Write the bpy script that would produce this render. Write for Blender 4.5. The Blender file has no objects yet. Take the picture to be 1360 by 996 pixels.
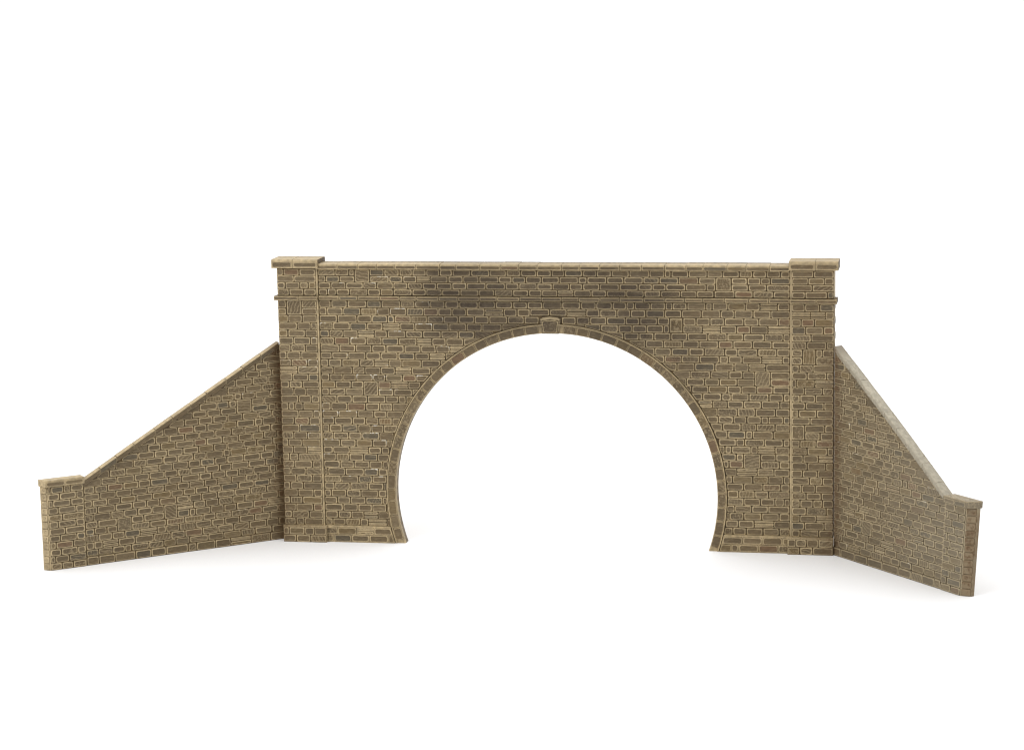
import bpy, bmesh, math, random
from mathutils import Vector, Matrix
from mathutils import noise as mnoise

sc = bpy.context.scene
COL = sc.collection
rng = random.Random(11)

# ------------------------------------------------------------------ materials
def nodes_of(mat):
    mat.use_nodes = True
    nt = mat.node_tree
    nt.nodes.clear()
    return nt

class NT:
    """small helper for wiring shader nodes"""
    def __init__(self, nt): self.nt = nt
    def n(self, kind, **kw):
        nd = self.nt.nodes.new(kind)
        for k, v in kw.items(): setattr(nd, k, v)
        return nd
    def set(self, sock, v):
        if hasattr(v, 'is_output'): self.nt.links.new(v, sock)
        else: sock.default_value = v
    def math(self, op, a, b=0.0, c=0.0, clamp=False):
        nd = self.n('ShaderNodeMath', operation=op, use_clamp=clamp)
        self.set(nd.inputs[0], a); self.set(nd.inputs[1], b); self.set(nd.inputs[2], c)
        return nd.outputs[0]
    def ramp(self, v, lo, hi, a=0.0, b=1.0):
        nd = self.n('ShaderNodeMapRange', interpolation_type='SMOOTHSTEP')
        for s, x in zip(nd.inputs, (v, lo, hi, a, b)): self.set(s, x)
        return nd.outputs[0]
    def mix(self, f, a, b):
        nd = self.n('ShaderNodeMix', data_type='RGBA')
        self.set(nd.inputs[0], f)
        for s, x in ((nd.inputs[6], a), (nd.inputs[7], b)):
            self.set(s, (*x, 1) if isinstance(x, tuple) else x)
        return nd.outputs[2]
    def noise(self, co, scale, detail=2.0, rough=.55):
        nd = self.n('ShaderNodeTexNoise')
        self.set(nd.inputs['Vector'], co); nd.inputs['Scale'].default_value = scale
        nd.inputs['Detail'].default_value = detail; nd.inputs['Roughness'].default_value = rough
        return nd.outputs['Fac']
    def scaled(self, co, s, off=None):
        nd = self.n('ShaderNodeVectorMath', operation='MULTIPLY')
        self.set(nd.inputs[0], co); nd.inputs[1].default_value = s
        return nd.outputs[0]

CREAM = (.465, .360, .205)
BROWN = (.127, .088, .042)
DARK = (.068, .045, .0175)

def painted_stone(name, cream=CREAM, brown=BROWN, grey=0.0, flat=0.0):
    """moulded plastic painted as stone: dark joints, cream dry-brushed arrises, brown stone faces"""
    mat = bpy.data.materials.new(name)
    nt = nodes_of(mat); T = NT(nt)
    co = T.n('ShaderNodeTexCoord').outputs['Object']
    at = lambda nm: T.n('ShaderNodeAttribute', attribute_name=nm)
    edge = at('edge').outputs['Fac']
    tint = T.n('ShaderNodeSeparateColor'); nt.links.new(at('tint').outputs['Color'], tint.inputs[0])
    rnd, kind, rnd2 = tint.outputs
    st = T.n('ShaderNodeSeparateColor'); nt.links.new(at('stain').outputs['Color'], st.inputs[0])
    soot, rust, pale = st.outputs
    painted_glint = at('painted_glint').outputs['Fac']
    nfine = T.noise(co, 210, 2.5)
    nmid = T.noise(co, 62, 3)
    nbig = T.noise(co, 7, 3)
    streak = T.noise(T.scaled(co, (48, 48, 210)), 1.0, 3, .6)
    # diagonal tooling: direction differs from stone to stone
    sep = T.n('ShaderNodeSeparateXYZ'); nt.links.new(co, sep.inputs[0])
    ang = T.math('MULTIPLY', rnd2, 3.14159)
    u = T.math('ADD', T.math('MULTIPLY', sep.outputs[0], T.math('COSINE', ang)),
               T.math('MULTIPLY', sep.outputs[2], T.math('SINE', ang)))
    wave = T.math('SINE', T.math('ADD', T.math('MULTIPLY', u, 560.0), T.math('MULTIPLY', nmid, 9.0)))
    hatch = T.math('MULTIPLY', T.ramp(wave, .0, .8), T.ramp(kind, .35, .45))
    verm = T.math('MULTIPLY', T.ramp(T.noise(co, 150, 1.5), .5, .6), T.ramp(kind, .72, .8))
    hatch = T.math('MULTIPLY', hatch, T.math('SUBTRACT', 1.0, T.ramp(kind, .72, .8)))
    # brown faces
    c = T.mix(T.ramp(rnd, 0, 1), tuple(.84*x for x in brown), tuple(1.13*x for x in brown))
    c = T.mix(T.math('MULTIPLY', T.ramp(rnd, .955, .965), .42), c, (.18, .085, .043))       # reddish stones
    c = T.mix(T.math('MULTIPLY', T.ramp(rnd, .062, .056), .42), c, (.076, .073, .054))         # slate stones
    c = T.mix(T.math('MULTIPLY', T.ramp(rnd2, .9, .91), .45), c, (.2, .135, .05))            # ochre stones
    h1 = T.math('FRACT', T.math('MULTIPLY', rnd2, 7.31)); h2 = T.math('FRACT', T.math('MULTIPLY', rnd, 13.7))
    c = T.mix(T.math('MULTIPLY', T.ramp(h2, .6, 1.0), .22), c, tuple(.62*x for x in cream))   # some faces washed over
    c = T.mix(T.math('MULTIPLY', T.ramp(nbig, .35, .7), .35), c, (.115, .09, .052))
    c = T.mix(T.math('MULTIPLY', T.ramp(streak, .52, .74), .42), c, tuple(.72*x for x in cream))
    c = T.mix(T.math('MULTIPLY', T.ramp(streak, .48, .3), .5), c, tuple(.5*x for x in brown))
    c = T.mix(T.math('MULTIPLY', T.math('MAXIMUM', hatch, verm), .38), c, tuple(.85*x for x in cream))
    sootf = T.math('MULTIPLY', soot, T.math('MULTIPLY', T.ramp(nmid, .2, .8, .6, 1.), T.math('MULTIPLY_ADD', T.math('FRACT', T.math('MULTIPLY', rnd, 29.3)), .5, .62)), clamp=True)
    c = T.mix(sootf, c, (.044, .029, .0155))
    # arrises catch the dry brush
    e = T.math('ADD', edge, T.math('MULTIPLY', T.math('SUBTRACT', nfine, .5), .003))
    e = T.math('ADD', e, T.math('MULTIPLY', T.math('SUBTRACT', nmid, .5), .0036))
    rim = T.ramp(e, .0044, .0029)
    cr = T.mix(T.ramp(nmid, .3, .72), tuple(.68*x for x in cream), tuple(1.12*x for x in cream))
    rimf = T.math('MULTIPLY', rim, T.ramp(nbig, .2, .6, .78 - flat, 1.0 - flat))
    rimf = T.math('MULTIPLY', rimf, T.ramp(h1, 0.0, .4, .68, 1.0))
    c = T.mix(rimf, c, cr)
    # joints
    joint = T.ramp(edge, -.0006, -.0024)
    jcol = T.mix(T.ramp(nmid, .35, .7), DARK, tuple(2.0*x for x in DARK))
    if flat: jcol = T.mix(flat, jcol, brown)
    c = T.mix(joint, c, jcol)
    # soot, rust coloured wash, pale tint for light sheen
    c = T.mix(T.math('MULTIPLY', sootf, .62), c, (.046, .030, .0145))
    c = T.mix(T.math('MULTIPLY', rust, T.ramp(nmid, .3, .7, .4, 1.)), c, (.085, .038, .010))
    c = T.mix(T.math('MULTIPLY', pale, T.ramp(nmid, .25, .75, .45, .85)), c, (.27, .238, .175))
    if grey: c = T.mix(grey, c, (.2, .18, .14))
    wh = T.math('MULTIPLY', T.math('MULTIPLY', painted_glint, T.ramp(nmid, .52, .62)), T.ramp(e, .0048, .0022))
    wh = T.math('MULTIPLY', wh, T.ramp(e, -.003, -.001))
    c = T.mix(wh, c, (.78, .76, .69))  # white specular glints painted onto the upper arrises
    bump = T.n('ShaderNodeBump'); bump.inputs['Strength'].default_value = .55; bump.inputs['Distance'].default_value = .0022
    h = T.math('ADD', T.math('ADD', T.math('MULTIPLY', nfine, .5), T.math('MULTIPLY', streak, .7)),
               T.math('MULTIPLY', T.math('MAXIMUM', hatch, verm), .9))
    nt.links.new(h, bump.inputs['Height'])
    b = T.n('ShaderNodeBsdfPrincipled'); nt.links.new(c, b.inputs['Base Color'])
    nt.links.new(T.ramp(nmid, .2, .8, .5, .72), b.inputs['Roughness'])
    b.inputs['Specular IOR Level'].default_value = .42
    nt.links.new(bump.outputs[0], b.inputs['Normal'])
    o = T.n('ShaderNodeOutputMaterial'); nt.links.new(b.outputs[0], o.inputs[0])
    return mat

STONE = painted_stone('painted_stone')
STONE_GREY = painted_stone('light_greyed_painted_stone', cream=(.43, .34, .202), brown=(.132, .095, .049), grey=.03, flat=.04)  # right wing colours greyed and flattened for the whiter light on it

COPING_PALE = painted_stone('pale_grey_painted_stone', cream=(.47, .42, .32), brown=(.2, .17, .12), grey=.1)

def ground_material():
    mat = bpy.data.materials.new('white_backdrop'); nt = nodes_of(mat); T = NT(nt)
    b = T.n('ShaderNodeBsdfPrincipled')
    b.inputs['Base Color'].default_value = (.9, .9, .905, 1)
    b.inputs['Roughness'].default_value = .8
    b.inputs['Specular IOR Level'].default_value = .15
    o = T.n('ShaderNodeOutputMaterial'); nt.links.new(b.outputs[0], o.inputs[0])
    return mat

# ------------------------------------------------------------------ mesh builder
class Stones:
    """collects faces with the paint attributes and links them as ONE mesh object"""
    def __init__(self, stain=None, warp=None):
        self.v, self.e, self.t, self.c, self.f = [], [], [], [], []
        self.stain = stain or (lambda x, y, z: (0, 0, 0)); self.warp = warp
    def vert(self, p, edge, tint, painted_glint=0.0):
        self.v.append(tuple(p)); self.e.append(edge); self.t.append(tint); self.c.append(painted_glint)
        return len(self.v) - 1
    def loft(self, rings, edges, tint, painted_glint=0.0, cap0=False, cap1=True, closed=True):
        """rings of points, each the same length, skinned in order"""
        ids = [[self.vert(p, e, tint, painted_glint) for p in r] for r, e in zip(rings, edges)]
        n = len(rings[0])
        for a, b in zip(ids, ids[1:]):
            for i in range(n if closed else n-1):
                j = (i+1) % n
                self.f.append((a[i], a[j], b[j], b[i]))
        if cap0: self.f.append(tuple(reversed(ids[0])))
        if cap1: self.f.append(tuple(ids[-1]))
    def build(self, name, mat, parent, smooth=False):
        me = bpy.data.meshes.new(name)
        vs = [self.warp(p) for p in self.v] if self.warp else self.v
        me.from_pydata(vs, [], self.f)
        bm = bmesh.new(); bm.from_mesh(me)
        bmesh.ops.recalc_face_normals(bm, faces=bm.faces)
        bm.to_mesh(me); bm.free()
        n = len(self.v)
        a = me.attributes.new('edge', 'FLOAT', 'POINT'); a.data.foreach_set('value', self.e)
        a = me.attributes.new('painted_glint', 'FLOAT', 'POINT'); a.data.foreach_set('value', self.c)
        a = me.attributes.new('tint', 'FLOAT_COLOR', 'POINT')
        a.data.foreach_set('color', [x for t in self.t for x in (*t, 1.0)])
        a = me.attributes.new('stain', 'FLOAT_COLOR', 'POINT')
        a.data.foreach_set('color', [x for p in self.v for x in (*self.stain(*p), 1.0)])
        if smooth:
            for p in me.polygons: p.use_smooth = True
        me.materials.append(mat)
        o = bpy.data.objects.new(name, me); COL.objects.link(o); o.parent = parent
        return o

def clip(poly, p, n):
    """keep the part of a 2D polygon where (x-p).n >= 0"""
    out = []
    for i in range(len(poly)):
        a, b = poly[i], poly[(i+1) % len(poly)]
        da = (a[0]-p[0])*n[0] + (a[1]-p[1])*n[1]; db = (b[0]-p[0])*n[0] + (b[1]-p[1])*n[1]
        if da >= 0: out.append(a)
        if (da >= 0) != (db >= 0):
            t = da/(da-db); out.append((a[0]+t*(b[0]-a[0]), a[1]+t*(b[1]-a[1])))
    return out

def area(poly):
    return .5*sum(poly[i][0]*poly[(i+1) % len(poly)][1]-poly[(i+1) % len(poly)][0]*poly[i][1] for i in range(len(poly)))

def inradius(poly):
    per = sum(math.dist(poly[i], poly[(i+1) % len(poly)]) for i in range(len(poly)))
    return 2*abs(area(poly))/max(per, 1e-9)

def dedupe(poly, eps=.0012):
    out = []
    for p in poly:
        if not out or math.dist(p, out[-1]) > eps: out.append(p)
    if len(out) > 1 and math.dist(out[0], out[-1]) <= eps: out.pop()
    return out

def inset(poly, d):
    """offset every side of a convex CCW polygon inward, same number of points"""
    n = len(poly); out = []
    for i in range(n):
        p0, p1, p2 = poly[i-1], poly[i], poly[(i+1) % n]
        e1 = (p1[0]-p0[0], p1[1]-p0[1]); e2 = (p2[0]-p1[0], p2[1]-p1[1])
        l1, l2 = math.hypot(*e1), math.hypot(*e2)
        n1 = (-e1[1]/l1, e1[0]/l1); n2 = (-e2[1]/l2, e2[0]/l2)
        k = 1 + n1[0]*n2[0] + n1[1]*n2[1]
        k = max(k, .35)
        out.append((p1[0]+d*(n1[0]+n2[0])/k, p1[1]+d*(n1[1]+n2[1])/k))
    return out

def corner_cut(poly, c):
    n = len(poly); out = []
    for i in range(n):
        p0, p1, p2 = poly[i-1], poly[i], poly[(i+1) % n]
        l1, l2 = math.dist(p0, p1), math.dist(p1, p2)
        a, b = min(c, .3*l1)/l1, min(c, .3*l2)/l2
        out.append((p1[0]+(p0[0]-p1[0])*a, p1[1]+(p0[1]-p1[1])*a))
        out.append((p1[0]+(p2[0]-p1[0])*b, p1[1]+(p2[1]-p1[1])*b))
    return out

def safe_inset(poly, d):
    """inset that never lets a side turn over"""
    for _ in range(12):
        q = inset(poly, d)
        if all((q[(i+1) % len(q)][0]-q[i][0])*(poly[(i+1) % len(q)][0]-poly[i][0]) +
               (q[(i+1) % len(q)][1]-q[i][1])*(poly[(i+1) % len(q)][1]-poly[i][1]) > 0 for i in range(len(q))):
            return q, d
        d *= .8
    return poly, 0.0

def stone(S, poly, y, h=.0042, joint=.0026, kind=None, painted_glint=0.0, plane=None, rimscale=1.0, jit=.0009, rnd=None, strip=False):
    """one raised stone on the plane y (front is -y), polygon in (x, z) or mapped by plane()"""
    poly = dedupe(poly, .0045)
    if len(poly) < 3 or abs(area(poly)) < 6e-5: return
    if area(poly) < 0: poly = poly[::-1]
    poly = [(a+rng.uniform(-jit, jit), b+rng.uniform(-jit*.6, jit*.6)) for a, b in poly]
    q0, d0 = safe_inset(poly, joint*.5)
    if d0 <= 0: return
    rmax = safe_inset(q0, .02)[1]
    b, w = min(.0011, .14*rmax), min(.0036*rimscale, .45*rmax)
    q1, q2, q3 = (safe_inset(q0, d)[0] for d in (b, b+w, min(b+w+.0011, .9*rmax)))
    p0, p1, p2, p3 = corner_cut(q0, .0022), corner_cut(q1, .0026), corner_cut(q2, .0036), corner_cut(q3, .0036)
    zm = sum(p[1] for p in poly)/len(poly); span = max(p[1] for p in poly)-zm
    h *= rng.uniform(.75, 1.2)
    if kind is None:
        q = rng.random()
        kind = 0.0 if q < .74 else (.55 if q < .87 else .9)
    tint = (rng.random() if rnd is None else rnd, kind, rng.random())
    m = plane or (lambda a, yy, b: (a, yy, b))
    rings = [[m(a, yy, b_) for a, b_ in pp] for pp, yy in
             ((p0, y), (p1, y-h*.85), (p2, y-h), (p3, y-h*.78))]
    k = rng.uniform(.75, 1.25)*rimscale
    S.loft(rings, (-.004, .0004, .0022, (.0033 if strip == 2 else rng.choice((.0033, .0036, .0046)))) if strip else (-.004, .0004, .0046/k, .0085/k), tint, 0.0)
    if painted_glint:
        n = len(p0); base = len(S.v)-4*n
        for ri in (1, 2):
            for i, p in enumerate((p0, p1, p2, p3)[ri]):
                if p[1] > zm+.45*span: S.c[base+ri*n+i] = painted_glint*(1.0 if ri == 1 else .4)

def layout(x0, x1, zs, squares=(), wmin=.046, wmax=.072, nsq=0, split=.055):
    """coursed stones: yields (xa, xb, za, zb, kind)"""
    n = len(zs)-1
    block = [[] for _ in range(n)]; out = []
    sq = [(sx, min(range(n-1), key=lambda i: abs(zs[i+1]-sz))) for sx, sz in squares]
    for _ in range(nsq): sq.append((rng.uniform(x0+.05, x1-.05), rng.randrange(0, max(1, n-1))))
    for sx, i in sq:
        if n < 2: break
        w = rng.uniform(.042, .06)
        if any(sx-w < b and sx+w > a for j in (i, i+1) for a, b in block[j]): continue
        a, b = max(x0, sx-w/2), min(x1, sx+w/2)
        if b-a < .03: continue
        block[i].append((a, b)); block[i+1].append((a, b))
        out.append((a, b, zs[i], zs[i+2], rng.choice((.55, .55, .9))))
    prev = []
    for i in range(n):
        gaps, cur = [], x0
        for a, b in sorted(block[i]): gaps.append((cur, a)); cur = b
        gaps.append((cur, x1)); joints = []
        for a, b in gaps:
            if b-a < .004: continue
            x = a; first = True
            while x < b-1e-6:
                for _ in range(8):
                    w = rng.uniform(wmin, wmax) if rng.random() > .055 else rng.uniform(.022, .034)
                    if first and x == x0: w *= rng.uniform(.45, 1.05)
                    nx = x+w
                    if all(abs(nx-j) > .013 for j in prev): break
                if b-nx < .02: nx = b if b-x < wmax*1.25 else x+(b-x)/2
                first = False
                nx = min(nx, b); w = nx-x
                if w > .05 and rng.random() < split:      # a stone split into thin level strips
                    k = 2 if rng.random() < .5 else 3
                    for s in range(k):
                        out.append((x, nx, zs[i]+(zs[i+1]-zs[i])*s/k, zs[i]+(zs[i+1]-zs[i])*(s+1)/k, -1))
                else: out.append((x, nx, zs[i], zs[i+1], None))
                joints.append(nx); x = nx
        prev = joints
    return out

def masonry(S, bricks, y, planes=(), carve=None, glintf=None, h=.0034, plane=None, rim=1.0):
    for xa, xb, za, zb, kind in bricks:
        poly = [(xa, za), (xb, za), (xb, zb), (xa, zb)]
        for p, n in planes: poly = clip(poly, p, n)
        if carve and len(poly) > 2:
            for pn in carve(poly):
                poly = clip(poly, *pn)
        if len(poly) < 3 or abs(area(poly)) < 1.5e-4: continue
        xm = (xa+xb)/2
        ch = glintf((xa+xb)/2, (za+zb)/2) if glintf else 0.0
        if kind == -1: stone(S, poly, y, h, .0016, 0.0, ch, plane, .62, .0004, strip=True)
        else: stone(S, [(x+(.0006 if x < xm else -.0006), z) for x, z in poly], y, h, .0009, kind, ch, plane, rim)

def prism(S, outline, y0, y1, edge=-.004, edge_side=None, tint=(.5, 0, .1)):
    """solid from an outline in (x, z): front at y0, back at y1"""
    if area(outline) < 0: outline = outline[::-1]
    es = edge if edge_side is None else edge_side
    n = len(outline)
    a = [S.vert((x, y0, z), edge, tint) for x, z in outline]
    a2 = [S.vert((x, y0, z), es, tint) for x, z in outline]
    b2 = [S.vert((x, y1, z), es, tint) for x, z in outline]
    S.f.append(tuple(a)); S.f.append(tuple(reversed(b2)))
    for i in range(n):
        j = (i+1) % n; S.f.append((a2[i], b2[i], b2[j], a2[j]))

def block_plan(S, plan, z0, z1, edge=-.004, tint=(.5, 0, .1), sub=1):
    """solid from a plan outline in (x, y)"""
    zs = [z0+(z1-z0)*i/sub for i in range(sub+1)]
    S.loft([[(x, y, z) for x, y in plan] for z in zs], [edge]*len(zs), tint, cap0=True)

def run(S, profile, cuts, direction=None, gap=.0012, edges=None, painted_glint=0.0, cutedge=-.003):
    """stones cut from one (y, z) profile laid along x between the cuts; direction(x) lifts it"""
    lift = direction or (lambda x: 0.0)
    for a, b in zip(cuts, cuts[1:]):
        tint = (rng.random()*.9, 0.0, rng.uniform(.075, .13))
        xs = (a+gap*.3, a+gap, b-gap, b-gap*.3)
        cy = sum(p[0] for p in profile)/len(profile); cz = sum(p[1] for p in profile)/len(profile)
        dy, dz = rng.uniform(-.0006, .0006), rng.uniform(-.0006, .0006)
        rings = []
        for k, x in enumerate(xs):
            s = .955 if k in (0, 3) else 1.0
            rings.append([(x, cy+(py-cy)*s+dy, cz+(pz-cz)*s+dz+lift(x)) for py, pz in profile])
        ed = edges or [0.0015]*len(profile)
        ids = [[S.vert(p, e if 0 < k < 3 else min(e, cutedge), tint, painted_glint) for p, e in zip(r, ed)] for k, r in enumerate(rings)]
        m = len(profile)
        for r0, r1 in zip(ids, ids[1:]):
            for i in range(m):
                j = (i+1) % m; S.f.append((r0[i], r0[j], r1[j], r1[i]))
        S.f.append(tuple(reversed(ids[0]))); S.f.append(tuple(ids[-1]))

def cuts_between(a, b, w, var=.12):
    n = max(1, round((b-a)/w)); c = [a+(b-a)*i/n for i in range(n+1)]
    return [c[0]]+[x+rng.uniform(-var, var)*w for x in c[1:-1]]+[c[-1]]

def thing(name, label, cat, loc=(0, 0, 0), rz=0.0, group=None):
    o = bpy.data.objects.new(name, None); COL.objects.link(o)
    o.location = loc; o.rotation_euler = (0, 0, rz); o.empty_display_size = .1
    o['label'] = label; o['category'] = cat; o['kind'] = 'thing'
    if group: o['group'] = group
    return o

def lerp_z(a, b, n): return [a+(b-a)*i/n for i in range(n+1)]

# ------------------------------------------------------------------ the setting
def make_ground():
    bm = bmesh.new()
    prof = [(-16, 0), (9, 0)]
    R = 5.0
    prof += [(9+R*math.sin(t), R-R*math.cos(t)) for t in [math.radians(9*i) for i in range(1, 11)]]
    prof += [(14, 12)]
    rows = [[bm.verts.new((x, y, z)) for x in (-18, 18)] for y, z in prof]
    for a, b in zip(rows, rows[1:]): bm.faces.new((a[0], a[1], b[1], b[0]))
    for f in bm.faces: f.smooth = True
    me = bpy.data.meshes.new('ground'); bm.to_mesh(me); bm.free()
    me.materials.append(ground_material())
    o = bpy.data.objects.new('ground', me); COL.objects.link(o); o['kind'] = 'structure'
make_ground()

# ------------------------------------------------------------------ the portal
XP, XS = .992, .842          # outer and inner edges of the end pillars
ZP, ZS0, ZS1, ZC = .0607, .884, .902, 1.0
CX, CZ, RI, RO = .006, .190, .581, .6145     # arch centre and radii
YW, YB = .009, .046           # wall face, wall back

def smooth01(a, b, x):
    t = max(0, min(1, (x-a)/(b-a))); return t*t*(3-2*t)

def blob(x, z, cx, cz, rx, rz):
    return max(0.0, 1-((x-cx)/rx)**2-((z-cz)/rz)**2)

def portal_stain(x, y, z):
    n = .5+.5*mnoise.noise((x*9, 0, z*9))+.35*mnoise.noise((x*26, 5, z*26))
    s = .85*blob(x, z, -.31, .90, .2, .19)+.85*blob(x, z, .27, .84, .22, .14)+.45*blob(x, z, .2, .93, .24, .1)
    s += .6*blob(x, z, -.22, .84, .34, .1)+.6*blob(x, z, .40, .74, .18, .13)+.75*blob(x, z, .0, .9, .62, .2)+.4*blob(x, z, .52, .62, .12, .14)
    s += .35*blob(x, z, -.42, .72, .2, .14)
    s = min(1.0, s*(.25+1.0*n)*.86)
    r = .75*smooth01(.975, .994, x)*smooth01(.735, .70, z) if x > .97 else 0.0
    r = max(r, .65*smooth01(-.978, -.992, x)*smooth01(.735, .70, z))
    r = max(r, .16*smooth01(.6, .95, x)*smooth01(.6, .8, z))
    return (s, r, 0.0)

def portal_glint(x, z):
    d = blob(x, z, -.66, .72, .34, .3)+blob(x, z, -.74, .36, .2, .22)*1.2
    return min(.9, d*1.3) if rng.random() < .2 else 0.0

portal = thing('tunnel_portal', 'brown stone effect tunnel portal with one wide horseshoe arch between two square pillars', 'tunnel portal')

def arc(r, t0, t1, n): return [(CX+r*math.cos(t0+(t1-t0)*i/n), CZ+r*math.sin(t0+(t1-t0)*i/n)) for i in range(n+1)]
RM = RI+.010                    # the backing wall stops inside the ring
tb = math.asin(-CZ/RM)
S = Stones(portal_stain)
outline = [(-XS, 0.0)] + arc(RM, math.pi-tb, tb, 96) + [(XS, 0.0), (XS, ZC), (-XS, ZC)]
prism(S, outline, YW, YB, -.004, .002)
def carve(poly):
    cx = sum(p[0] for p in poly)/len(poly)-CX; cz = sum(p[1] for p in poly)/len(poly)-CZ
    planes = []
    r = RO+.0012
    if any(math.hypot(p[0]-CX, p[1]-CZ) < r+.002 for p in poly):
        l = math.hypot(cx, cz); n = (cx/l, cz/l)
        if l < r-.03: return [((99, 99), (1, 1))]
        planes.append(((CX+n[0]*r, CZ+n[1]*r), n))
    # keystone
    if abs(cx) < .09 and cz > 0 and any(abs(p[0]-CX+.006) < .043 and p[1] < .834 for p in poly):
        if max(p[1] for p in poly) > .842: planes.append(((0, .8335), (0, 1)))
        elif cx > -.006+.02: planes.append(((CX-.006+.0395, 0), (1, 0)))
        elif cx < -.006-.02: planes.append(((CX-.006-.0395, 0), (-1, 0)))
        else: planes.append(((0, .834), (0, 1)))
    return planes
zl = [ZP+(ZS0-ZP)*i/31 for i in range(32)]
zl = [z+(rng.uniform(-.001, .001) if 0 < i < 31 else 0) for i, z in enumerate(zl)]
sq = [(-.658, .563), (.746, .627), (.709, .338), (-.709, .222), (-.24, .78)]
bricks = layout(-XS+.0005, XS-.0005, zl, [(.445, .802)] + sq[:3], nsq=1)
mz = max((b for b in bricks if b[3]-b[2] > .04 and b[0] < .445 < b[1]), key=lambda b: b[2])
masonry(S, [b for b in bricks if b is not mz], YW, carve=carve, glintf=portal_glint)
# one square stone carries a tooled M
xa, xb, za, zb, _ = mz
stone(S, [(xa, za), (xb, za), (xb, zb), (xa, zb)], YW, .0042, .0026, 0.0, strip=True, jit=.0003)
mx, my, mw, mh = (xa+xb)/2, (za+zb)/2, (xb-xa)*.32, (zb-za)*.30
def stroke(p, q, w):
    l = math.dist(p, q); n = (-(q[1]-p[1])/l*w, (q[0]-p[0])/l*w)
    prism(S, [(p[0]-n[0], p[1]-n[1]), (q[0]-n[0], q[1]-n[1]), (q[0]+n[0], q[1]+n[1]), (p[0]+n[0], p[1]+n[1])], YW-.0066, YW-.003, -.0021, .001)
stroke((mx-mw, my-mh), (mx-mw*.9, my+mh), .0021); stroke((mx+mw, my-mh), (mx+mw*.9, my+mh), .0021)
stroke((mx-mw*.72, my+mh*.9), (mx-.001, my-mh*.25), .0020); stroke((mx+mw*.72, my+mh*.9), (mx+.001, my-mh*.25), .0020)
zu = lerp_z(ZS1, ZC-.004, 4)
masonry(S, layout(-XS+.0005, XS-.0005, zu, [(-.679, .975), (.611, .951)]), YW, glintf=portal_glint)
wall = S.build('wall', STONE, portal)

# base course either side of the arch
for s in (-1, 1):
    S = Stones(portal_stain)
    te = math.asin(-CZ/(RO+.003)); xin = CX+s*math.sqrt((RO+.003)**2-(CZ-.03)**2)
    a, b = sorted((s*(XS-.001), xin+s*.0))
    S2 = [(a, 0), (b, 0), (b, ZP), (a, ZP)]
    edge_top = CX+s*math.sqrt((RO+.003)**2-(CZ-ZP)**2); edge_bot = CX+s*math.sqrt((RO+.003)**2-CZ**2)
    if s < 0: S2 = [(a, 0), (edge_bot, 0), (edge_top, ZP), (a, ZP)]
    else: S2 = [(edge_bot, 0), (b, 0), (b, ZP), (edge_top, ZP)]
    prism(S, S2, YW-.011, YW+.006, .002, .002)
    lo, hi = min(p[0] for p in S2), max(p[0] for p in S2)
    d = (edge_top-edge_bot, ZP)
    nrm = (-d[1], d[0]) if s < 0 else (d[1], -d[0])
    masonry(S, layout(lo, hi, [.002, .029, ZP-.0045]), YW-.0108, planes=[((edge_bot, 0), nrm)])
    S.build('base_course', STONE, portal)

# arch ring: voussoirs, double cream joints, beaded outer edge
S = Stones(portal_stain)
tb = math.asin(-CZ/RI); t0, t1 = tb+.0, math.pi-tb
YR = YW-.004
key_half = .036/RI
rings, edges = [], []
N = 120
for k in range(N+1):
    t = t0+(t1-t0)*k/N
    c, s_ = math.cos(t), math.sin(t)
    def P(r, y):
        x, z = CX+r*c, CZ+r*s_
        if z < 0: x, z = CX+math.copysign(math.sqrt(max(r*r-CZ*CZ, 0)), c), 0.0
        return (x, y, z)
    prof = [P(RO, YW+.003), P(RO, YR-.004), P(RO-.001, YR-.0055), P(RO-.0035, YR-.0050), P(RO-.0045, YR), P(RI+.004, YR), P(RI+.001, YR+.001), P(RI, YR+.006), P(RI, YB), P(RI+.02, YB)]
    rings.append(prof); edges.append([-.004, .0,   .002, .002, -.0012, -.0012, .001, .003, .0055, .004])
ids = [[S.vert(p, e, (.5, 0, .1)) for p, e in zip(r, ed)] for r, ed in zip(rings, edges)]
m = len(rings[0])
for a, b in zip(ids, ids[1:]):
    for i in range(m):
        j = (i+1) % m; S.f.append((a[i], a[j], b[j], b[i]))
S.f.append(tuple(ids[0])); S.f.append(tuple(reversed(ids[-1])))
def polar(a, yy, b): return (CX+b*math.cos(a), yy, CZ+b*math.sin(a))
nv = 22
for side in (0, 1):
    ta, tz = (math.asin(-CZ/(RO))+.012, math.pi/2-key_half) if side == 0 else (math.pi/2+key_half+.018, math.pi-math.asin(-CZ/RO)-.012)
    cs = cuts_between(ta, tz, (tz-ta)/nv, .10)
    for a, b in zip(cs, cs[1:]):
        a, b = a+.0009/RI, b-.0009/RI
        poly = []
        for r, t in ((RI+.0005, a), (RO-.0032, a), (RO-.0032, (a+b)/2), (RO-.0032, b), (RI+.0005, b), (RI+.0005, (a+b)/2)):
            x, z = CX+r*math.cos(t), CZ+r*math.sin(t); poly.append((x, max(z, .001)))
        stone(S, poly, YR, .0028, .0014, kind=rng.choice((0, 0, .9)), rimscale=.6, jit=.0005)
S.build('arch_ring', STONE, portal)

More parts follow.
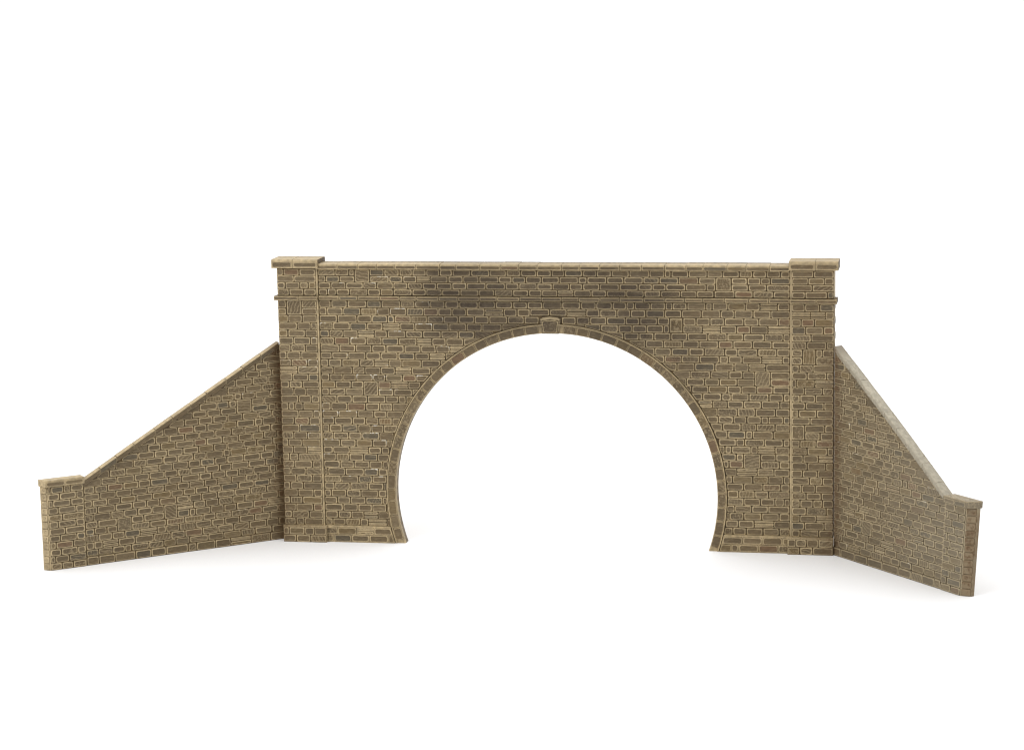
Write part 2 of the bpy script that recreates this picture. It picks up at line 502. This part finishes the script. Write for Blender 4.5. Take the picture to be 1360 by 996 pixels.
# keystone
S = Stones(portal_stain)
kx = CX-.006
out = [(kx-.030, RI+CZ), (kx+.030, RI+CZ), (kx+.038, .824), (kx+.026, .829), (kx, .8325), (kx-.026, .829), (kx-.038, .824)]
prism(S, out, YR-.004, YB-.002, .0040, .004, (.2, .9, .06))
inner = [(kx-.025, RI+CZ+.003), (kx+.025, RI+CZ+.003), (kx+.030, .8165), (kx+.018, .819), (kx, .820), (kx-.018, .819), (kx-.030, .8165)]
stone(S, inner, YR-.004, .003, .001, kind=.9, rimscale=.8, jit=.0004, rnd=.3)
hood = [(kx-.037, .822), (kx-.030, .8185), (kx, .8225), (kx+.030, .8185), (kx+.037, .822), (kx+.026, .8285), (kx, .832), (kx-.026, .8285)]
prism(S, hood, YR-.0070, YR-.003, .0032, .0032)
S.build('keystone', STONE, portal)

def roundfront(y0, y1, z0, z1, r, n=6):
    """(y, z) profile: flat base, front face, round front shoulder, flat top"""
    p = [(y1, z0), (y0, z0), (y0, z1-r)]
    p += [(y0+r-r*math.cos(t), z1-r+r*math.sin(t)) for t in [math.pi/2*i/n for i in range(1, n+1)]]
    p += [(y1-.006, z1), (y1, z1-.006)]
    return p

# coping over the wall
S = Stones(portal_stain)
prof = roundfront(YW-.014, .088, ZC-.003, 1.0165, .005)
cs = cuts_between(-XS+.002, XS-.002, .0735, .12)
ed = [.0015]*len(prof); ed[-2] = ed[-1] = .0046
run(S, prof, cs, edges=ed)
for a, b in zip(cs, cs[1:]):
    stone(S, [(a+.002, ZC-.001), (b-.002, ZC-.001), (b-.002, 1.0105), (a+.002, 1.0105)], YW-.0138, .0015, .0006, kind=0., rimscale=.42, jit=.0003)
S.build('coping', STONE, portal)

# string course
def bead(y0, y1, z0, z1, n=8):
    h = (z1-z0)/2; zc = (z0+z1)/2; r = h*.78
    return [(y1, z0+.002), (y0+.004, z0+.001)] + [(y0+r*(1-math.cos(t))*.7, zc+r*math.sin(t)) for t in [-1.35+2.7*i/n for i in range(n+1)]] + [(y0+.004, z1-.001), (y1, z1-.002)]
S = Stones(portal_stain)
prof = bead(YW-.012, YW+.008, ZS0, ZS1)
ed = [-.004, -.003]+[.001, .002, .005, .0075, .0075, .006, .003, .001, .001]+[-.003, -.004]
scs = cuts_between(-XS+.002, XS-.002, .0735, .12)
def bead_front(S, cs, y):
    for a, b in zip(cs, cs[1:]):
        stone(S, [(a+.001, ZS0+.003), (b-.001, ZS0+.003), (b-.001, ZS1-.003), (a+.001, ZS1-.003)], y, .0016, .0008, kind=0., rimscale=.72, jit=.0003)
run(S, prof, scs, edges=ed, gap=.0016)
bead_front(S, scs, YW-.0125)
S.build('string_course', STONE, portal)

# end pillars
for s in (-1, 1):
    S = Stones(portal_stain)
    xa, xb = sorted((s*XS, s*XP))
    dr = .004
    # slight draft on the outer side
    plan = [(xa+(dr if s < 0 else 0), 0.0), (xb-(dr if s > 0 else 0), 0.0), (xb, dr), (xb, .095), (xa, .095), (xa, dr)]
    block_plan(S, plan, .0, ZC+.004, .0022, sub=40)
    fa, fb = (xa+.004, xb-.009) if s < 0 else (xa+.009, xb-.004)
    block_plan(S, [(fa-.003, -.0004), (fb+.003, -.0004), (fb+.003, .01), (fa-.003, .01)], ZP, ZC, -.004)
    zl2 = [z+(rng.uniform(-.001, .001) if 0 < i < 31 else 0) for i, z in enumerate(lerp_z(ZP, ZS0, 31))]
    sqs = [(.908, .687), (.865, .44)] if s > 0 else [(-.931, .845)]
    br = layout(fa-.004, fb+.004, zl2, sqs, wmin=.045, wmax=.070) + layout(fa-.004, fb+.004, lerp_z(ZS1, ZC-.002, 4), wmin=.05, wmax=.08)
    masonry(S, br, -.0004, glintf=portal_glint, rim=.95)
    # coursing on the outer return
    side = (lambda a, yy, b, s=s, xo=(xb if s > 0 else xa): (xo+s*(-yy), a, b))
    zz = lerp_z(ZP, ZS0, 31)
    masonry(S, [(.006, .05, zz[i], zz[i+1], None) if i % 2 else (.006, .09, zz[i], zz[i+1], None) for i in range(31)], 0.0, plane=side, h=.002)
    pil = S.build('pillar', STONE, portal)
    # cap
    S = Stones(portal_stain)
    ca, cb = (xa-.004, xb+.016) if s > 0 else (xa-.016, xb+.006)
    prof = roundfront(-.014, .095, ZC+.001, 1.0325, .007)
    mid = (ca+cb)/2+rng.uniform(-.008, .008)
    run(S, prof, [ca, mid, cb], edges=[.0015]*(len(prof)-2)+[.0038]*2)
    for a, b in ((ca, mid), (mid, cb)):
        stone(S, [(a+.003, ZC+.003), (b-.003, ZC+.003), (b-.003, 1.0245), (a+.003, 1.0245)], -.0138, .0018, .001, kind=0., rimscale=.85, jit=.0004)
    S.build('pillar_cap', STONE, pil)
    # string course round the pillar
    S = Stones(portal_stain)
    prof = bead(-.013, .07, ZS0, ZS1)
    a, b = (xa-.002, xb+.011) if s > 0 else (xa-.011, xb+.002)
    ed = [-.002, -.002]+[.001, .002, .004, .0055, .0055, .004, .003, .001, .001]+[-.002, -.002]
    run(S, prof, [a, (a+b)/2+.01, b], edges=ed)
    bead_front(S, [a, (a+b)/2+.01, b], -.0135)
    S.build('string_course', STONE, pil)
    # plinth
    S = Stones(portal_stain)
    pa, pb = (xa-.008, xb+.001) if s > 0 else (xa-.002, xb+.009)
    block_plan(S, [(pa, -.016), (pb, -.016), (pb, .095), (pa, .095)], 0, ZP+.0005, .003)
    block_plan(S, [(pa+.002, -.0164), (pb-.002, -.0164), (pb-.002, 0), (pa+.002, 0)], .001, ZP-.006, -.004)
    masonry(S, layout(pa, pb, [.001, .028, ZP-.0045], wmin=.035, wmax=.06), -.0164, h=.0026)
    S.build('plinth', STONE, pil)

# ------------------------------------------------------------------ wing walls
GROUP = 'sloping wing walls either side of the portal'

def wing(label, A, B, side, length, pier_w, splay, zc0, slope, thick, mat, warp=None, stain=None, squares=()):
    """local x runs to the right as seen from the front; the portal end is x = 0"""
    dx, dy = (B[0]-A[0], B[1]-A[1])
    ang = math.atan2(dy, dx) if side > 0 else math.atan2(-dy, -dx)
    root = thing('wing_wall', label, 'wing wall', (A[0], A[1], 0), ang, GROUP)
    X = lambda s: side*s                       # distance from the portal -> local x
    PW = length-pier_w
    yw = .006                                  # wall face behind the pier face
    zt = lambda s: zc0+slope*(PW-s)            # underside of the sloping coping
    pts = lambda L: [(X(s), z) for s, z in L]
    S = Stones(stain, warp)
    s0 = -.021 if side < 0 else -.0195
    prism(S, pts([(s0, 0), (PW, 0), (PW, zt(PW)), (s0, zt(s0))]), yw, thick, -.004, .003)
    zl = lerp_z(.031, .031+.0250*29, 29); zl = [z+(rng.uniform(-.001, .001) if i else 0) for i, z in enumerate(zl)]
    p0, p1 = (X(s0), zt(s0)-.003), (X(PW), zt(PW)-.003)
    d = (p1[0]-p0[0], p1[1]-p0[1]); nrm = (d[1], -d[0])
    if nrm[1] > 0: nrm = (-nrm[0], -nrm[1])
    lo, hi = sorted((X(s0+.001), X(PW-.002)))
    masonry(S, layout(lo, hi, zl, squares, nsq=1, wmin=.045, wmax=.070), yw, planes=[(p0, nrm)], glintf=lambda x, z: .4 if rng.random() < .04 else 0.0)
    w = S.build('wall', mat, root)
    # bottom course
    S = Stones(stain, warp)
    prism(S, pts([(s0, 0), (PW+.001, 0), (PW+.001, .0305), (s0, .0305)]), yw-.004, yw+.003, -.004, .003)
    masonry(S, layout(lo, hi, [.001, .0305], wmin=.055, wmax=.09), yw-.004)
    S.build('base_course', mat, root)
    # sloping coping
    S = Stones(stain, warp)
    prof = roundfront(-.002, thick+.002, -.002, .0175, .004, 4)
    cs = cuts_between(0, 1, 1/11, .1) if length > .8 else cuts_between(0, 1, 1/9, .1)
    a, b = X(-.012), X(PW+.010)
    cs = sorted(a+(b-a)*c for c in cs)
    run(S, prof, cs, direction=lambda x: zt(side*x), edges=([.0025, .0062, .0052] if side < 0 else [.0025, .0036, .0030])+[.0012]*(len(prof)-5)+[.0034]*2, gap=.0020 if side < 0 else .0006)
    S.build('coping', COPING_PALE if side > 0 else mat, root)
    # end pier with a splayed end
    S = Stones(stain, warp)
    e0, e1 = X(PW), X(length); ex = X(length+splay[0])
    plan = [(e0, .0), (e1, .0), (ex, splay[1]), (ex, thick), (e0, thick)]
    if side < 0: plan = plan[::-1]
    block_plan(S, plan, 0, .299, .002, sub=12)
    lo, hi = sorted((e0, e1))
    block_plan(S, [(lo+.002, -.0004), (hi-.002, -.0004), (hi-.002, .01), (lo+.002, .01)], .001, .298, -.004)
    br = layout(lo, hi, lerp_z(.001, .297, 12), wmin=.04, wmax=.066)
    masonry(S, br, -.0004)
    # courses on the splayed end
    L = math.hypot(splay[0], splay[1]); ux, uy = side*splay[0]/L, splay[1]/L
    nx, ny = uy*side, -ux*side
    endmap = lambda a, yy, b_: (e1+ux*a+nx*(-yy), uy*a+ny*(-yy), b_)
    zz = lerp_z(.001, .297, 12)
    for i in range(12):
        stone(S, [(.002, zz[i]), (L-.001, zz[i]), (L-.001, zz[i+1]), (.002, zz[i+1])], -.0005, .002, .0016, 0.0, 0.0, endmap, strip=2)
    pier = S.build('pier', mat, root)
    # cap
    S = Stones(stain, warp)
    prof = roundfront(-.010, thick+.006, .298, .3215, .004, 3)
    a, b = X(PW-.004), X(length+splay[0]+.006)
    lo, hi = sorted((a, b))
    mid = (lo+hi)/2
    o = .018
    # plan follows the splay
    cap_plan = [(X(PW-.003), -.010), (X(length+.010), -.010), (X(length+splay[0]+.004), splay[1]), (X(length+splay[0]+.004), thick+.004), (X(PW-.003), thick+.004)]
    if side < 0: cap_plan = cap_plan[::-1]
    rings = []
    cxm = sum(p[0] for p in cap_plan)/5; cym = sum(p[1] for p in cap_plan)/5
    def shr(k): return [(cxm+(x-cxm)*(1-k/.08), cym+(y-cym)*(1-k/.04)) for x, y in cap_plan]
    S.loft([[(x, y, z) for x, y in shr(k)] for z, k in ((.298, .0004), (.2995, 0), (.3185, 0), (.3210, .0008), (.3215, .002))],
           (.003, .003, .0015, .001, .0024) if side < 0 else (.0042, .0042, .0038, .003, .0036), (.5, 0, .1), cap0=True)
    l2, h2 = sorted((X(PW), X(length+.006)))
    m2 = (l2+h2)/2
    for a, b in ((l2, m2), (m2, h2)):
        stone(S, [(a+.001, .300), (b-.001, .300), (b-.001, .3165), (a+.001, .3165)], -.0098, .0014, .001, kind=0., rimscale=.7, jit=.0003)
    S.build('pier_cap', mat, pier)
    return root

def left_stain(x, y, z):
    n = .5+.5*mnoise.noise((x*8, 3, z*8))
    r = .75*smooth01(-.02, -.004, x)
    s = .22*blob(x, z, -.62, .3, .2, .14)*n
    return (s, r, .10*n*smooth01(-.5, -.8, x))

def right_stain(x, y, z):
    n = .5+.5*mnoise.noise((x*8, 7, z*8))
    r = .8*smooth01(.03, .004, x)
    if x > .6603 and z < .2975: r = max(r, .62+.3*n)      # darker mottled brown on the splayed end
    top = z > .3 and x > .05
    pale = min(.75, (.04+.40*smooth01(.12, .6, x))*(.6+.6*n))  # whitish sheen baked into the colour, growing toward the outer end
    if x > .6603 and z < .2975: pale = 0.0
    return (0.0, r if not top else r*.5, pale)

wing('brown sloping wing wall with cream coping, left of the arch portal', (-1.011, .022), (-1.688, -.534), -1,
     .877, .130, (.017, .022), .289, .556, .027, STONE, stain=left_stain, squares=[(-.13, .50), (-.60, .12)])
def lean(p):
    return (p[0]+.085*p[2]*max(0, p[0])/.66, p[1], p[2])
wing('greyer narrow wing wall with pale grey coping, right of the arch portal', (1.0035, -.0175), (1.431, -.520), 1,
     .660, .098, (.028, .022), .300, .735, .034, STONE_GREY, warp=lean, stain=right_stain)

# ------------------------------------------------------------------ light
w = bpy.data.worlds.new('World'); sc.world = w; w.use_nodes = True
bg = w.node_tree.nodes['Background']; bg.inputs[0].default_value = (1, 1, 1, 1); bg.inputs[1].default_value = .37

def softbox(name, loc, target, size, power, color=(1, 1, 1)):
    l = bpy.data.lights.new(name, 'AREA'); l.shape = 'RECTANGLE'; l.size, l.size_y = size
    l.energy = power; l.color = color
    o = bpy.data.objects.new(name, l); COL.objects.link(o); o.location = loc
    o.rotation_euler = (Vector(target)-Vector(loc)).to_track_quat('-Z', 'Y').to_euler()
softbox('overhead_softbox', (0, 4.0, 9), (0, 4.0, 0), (24, 28), 2850)
softbox('key_softbox', (-5.5, -6.5, 5.5), (0, 0, .4), (5, 4), 290, (1, .985, .96))

# ------------------------------------------------------------------ camera
cam = bpy.data.cameras.new('camera'); co = bpy.data.objects.new('camera', cam); COL.objects.link(co)
cam.sensor_fit = 'HORIZONTAL'; cam.sensor_width = 36; cam.lens = 3195.24*36/1360
cam.clip_end = 200
yaw, pitch, roll = .1868, -.1639, .0182
M = Matrix.Rotation(yaw, 3, 'Z') @ Matrix.Rotation(pitch, 3, 'X') @ Matrix.Rotation(roll, 3, 'Y')
r, f, u = M.col[0], M.col[1], M.col[2]
m4 = Matrix(((r[0], u[0], -f[0], 1.4230), (r[1], u[1], -f[1], -8.2701), (r[2], u[2], -f[2], 2.0146), (0, 0, 0, 1)))
co.matrix_world = m4
sc.camera = co

sc.view_settings.view_transform = 'Standard'; sc.view_settings.look = 'None'
sc.view_settings.exposure = 0.0; sc.view_settings.gamma = 1.0
sc.cycles.use_denoising = True
sc.cycles.denoiser = 'OPENIMAGEDENOISE'
sc.cycles.denoising_input_passes = 'RGB_ALBEDO_NORMAL'
sc.cycles.max_bounces = 6
sc.cycles.filter_width = 1.15
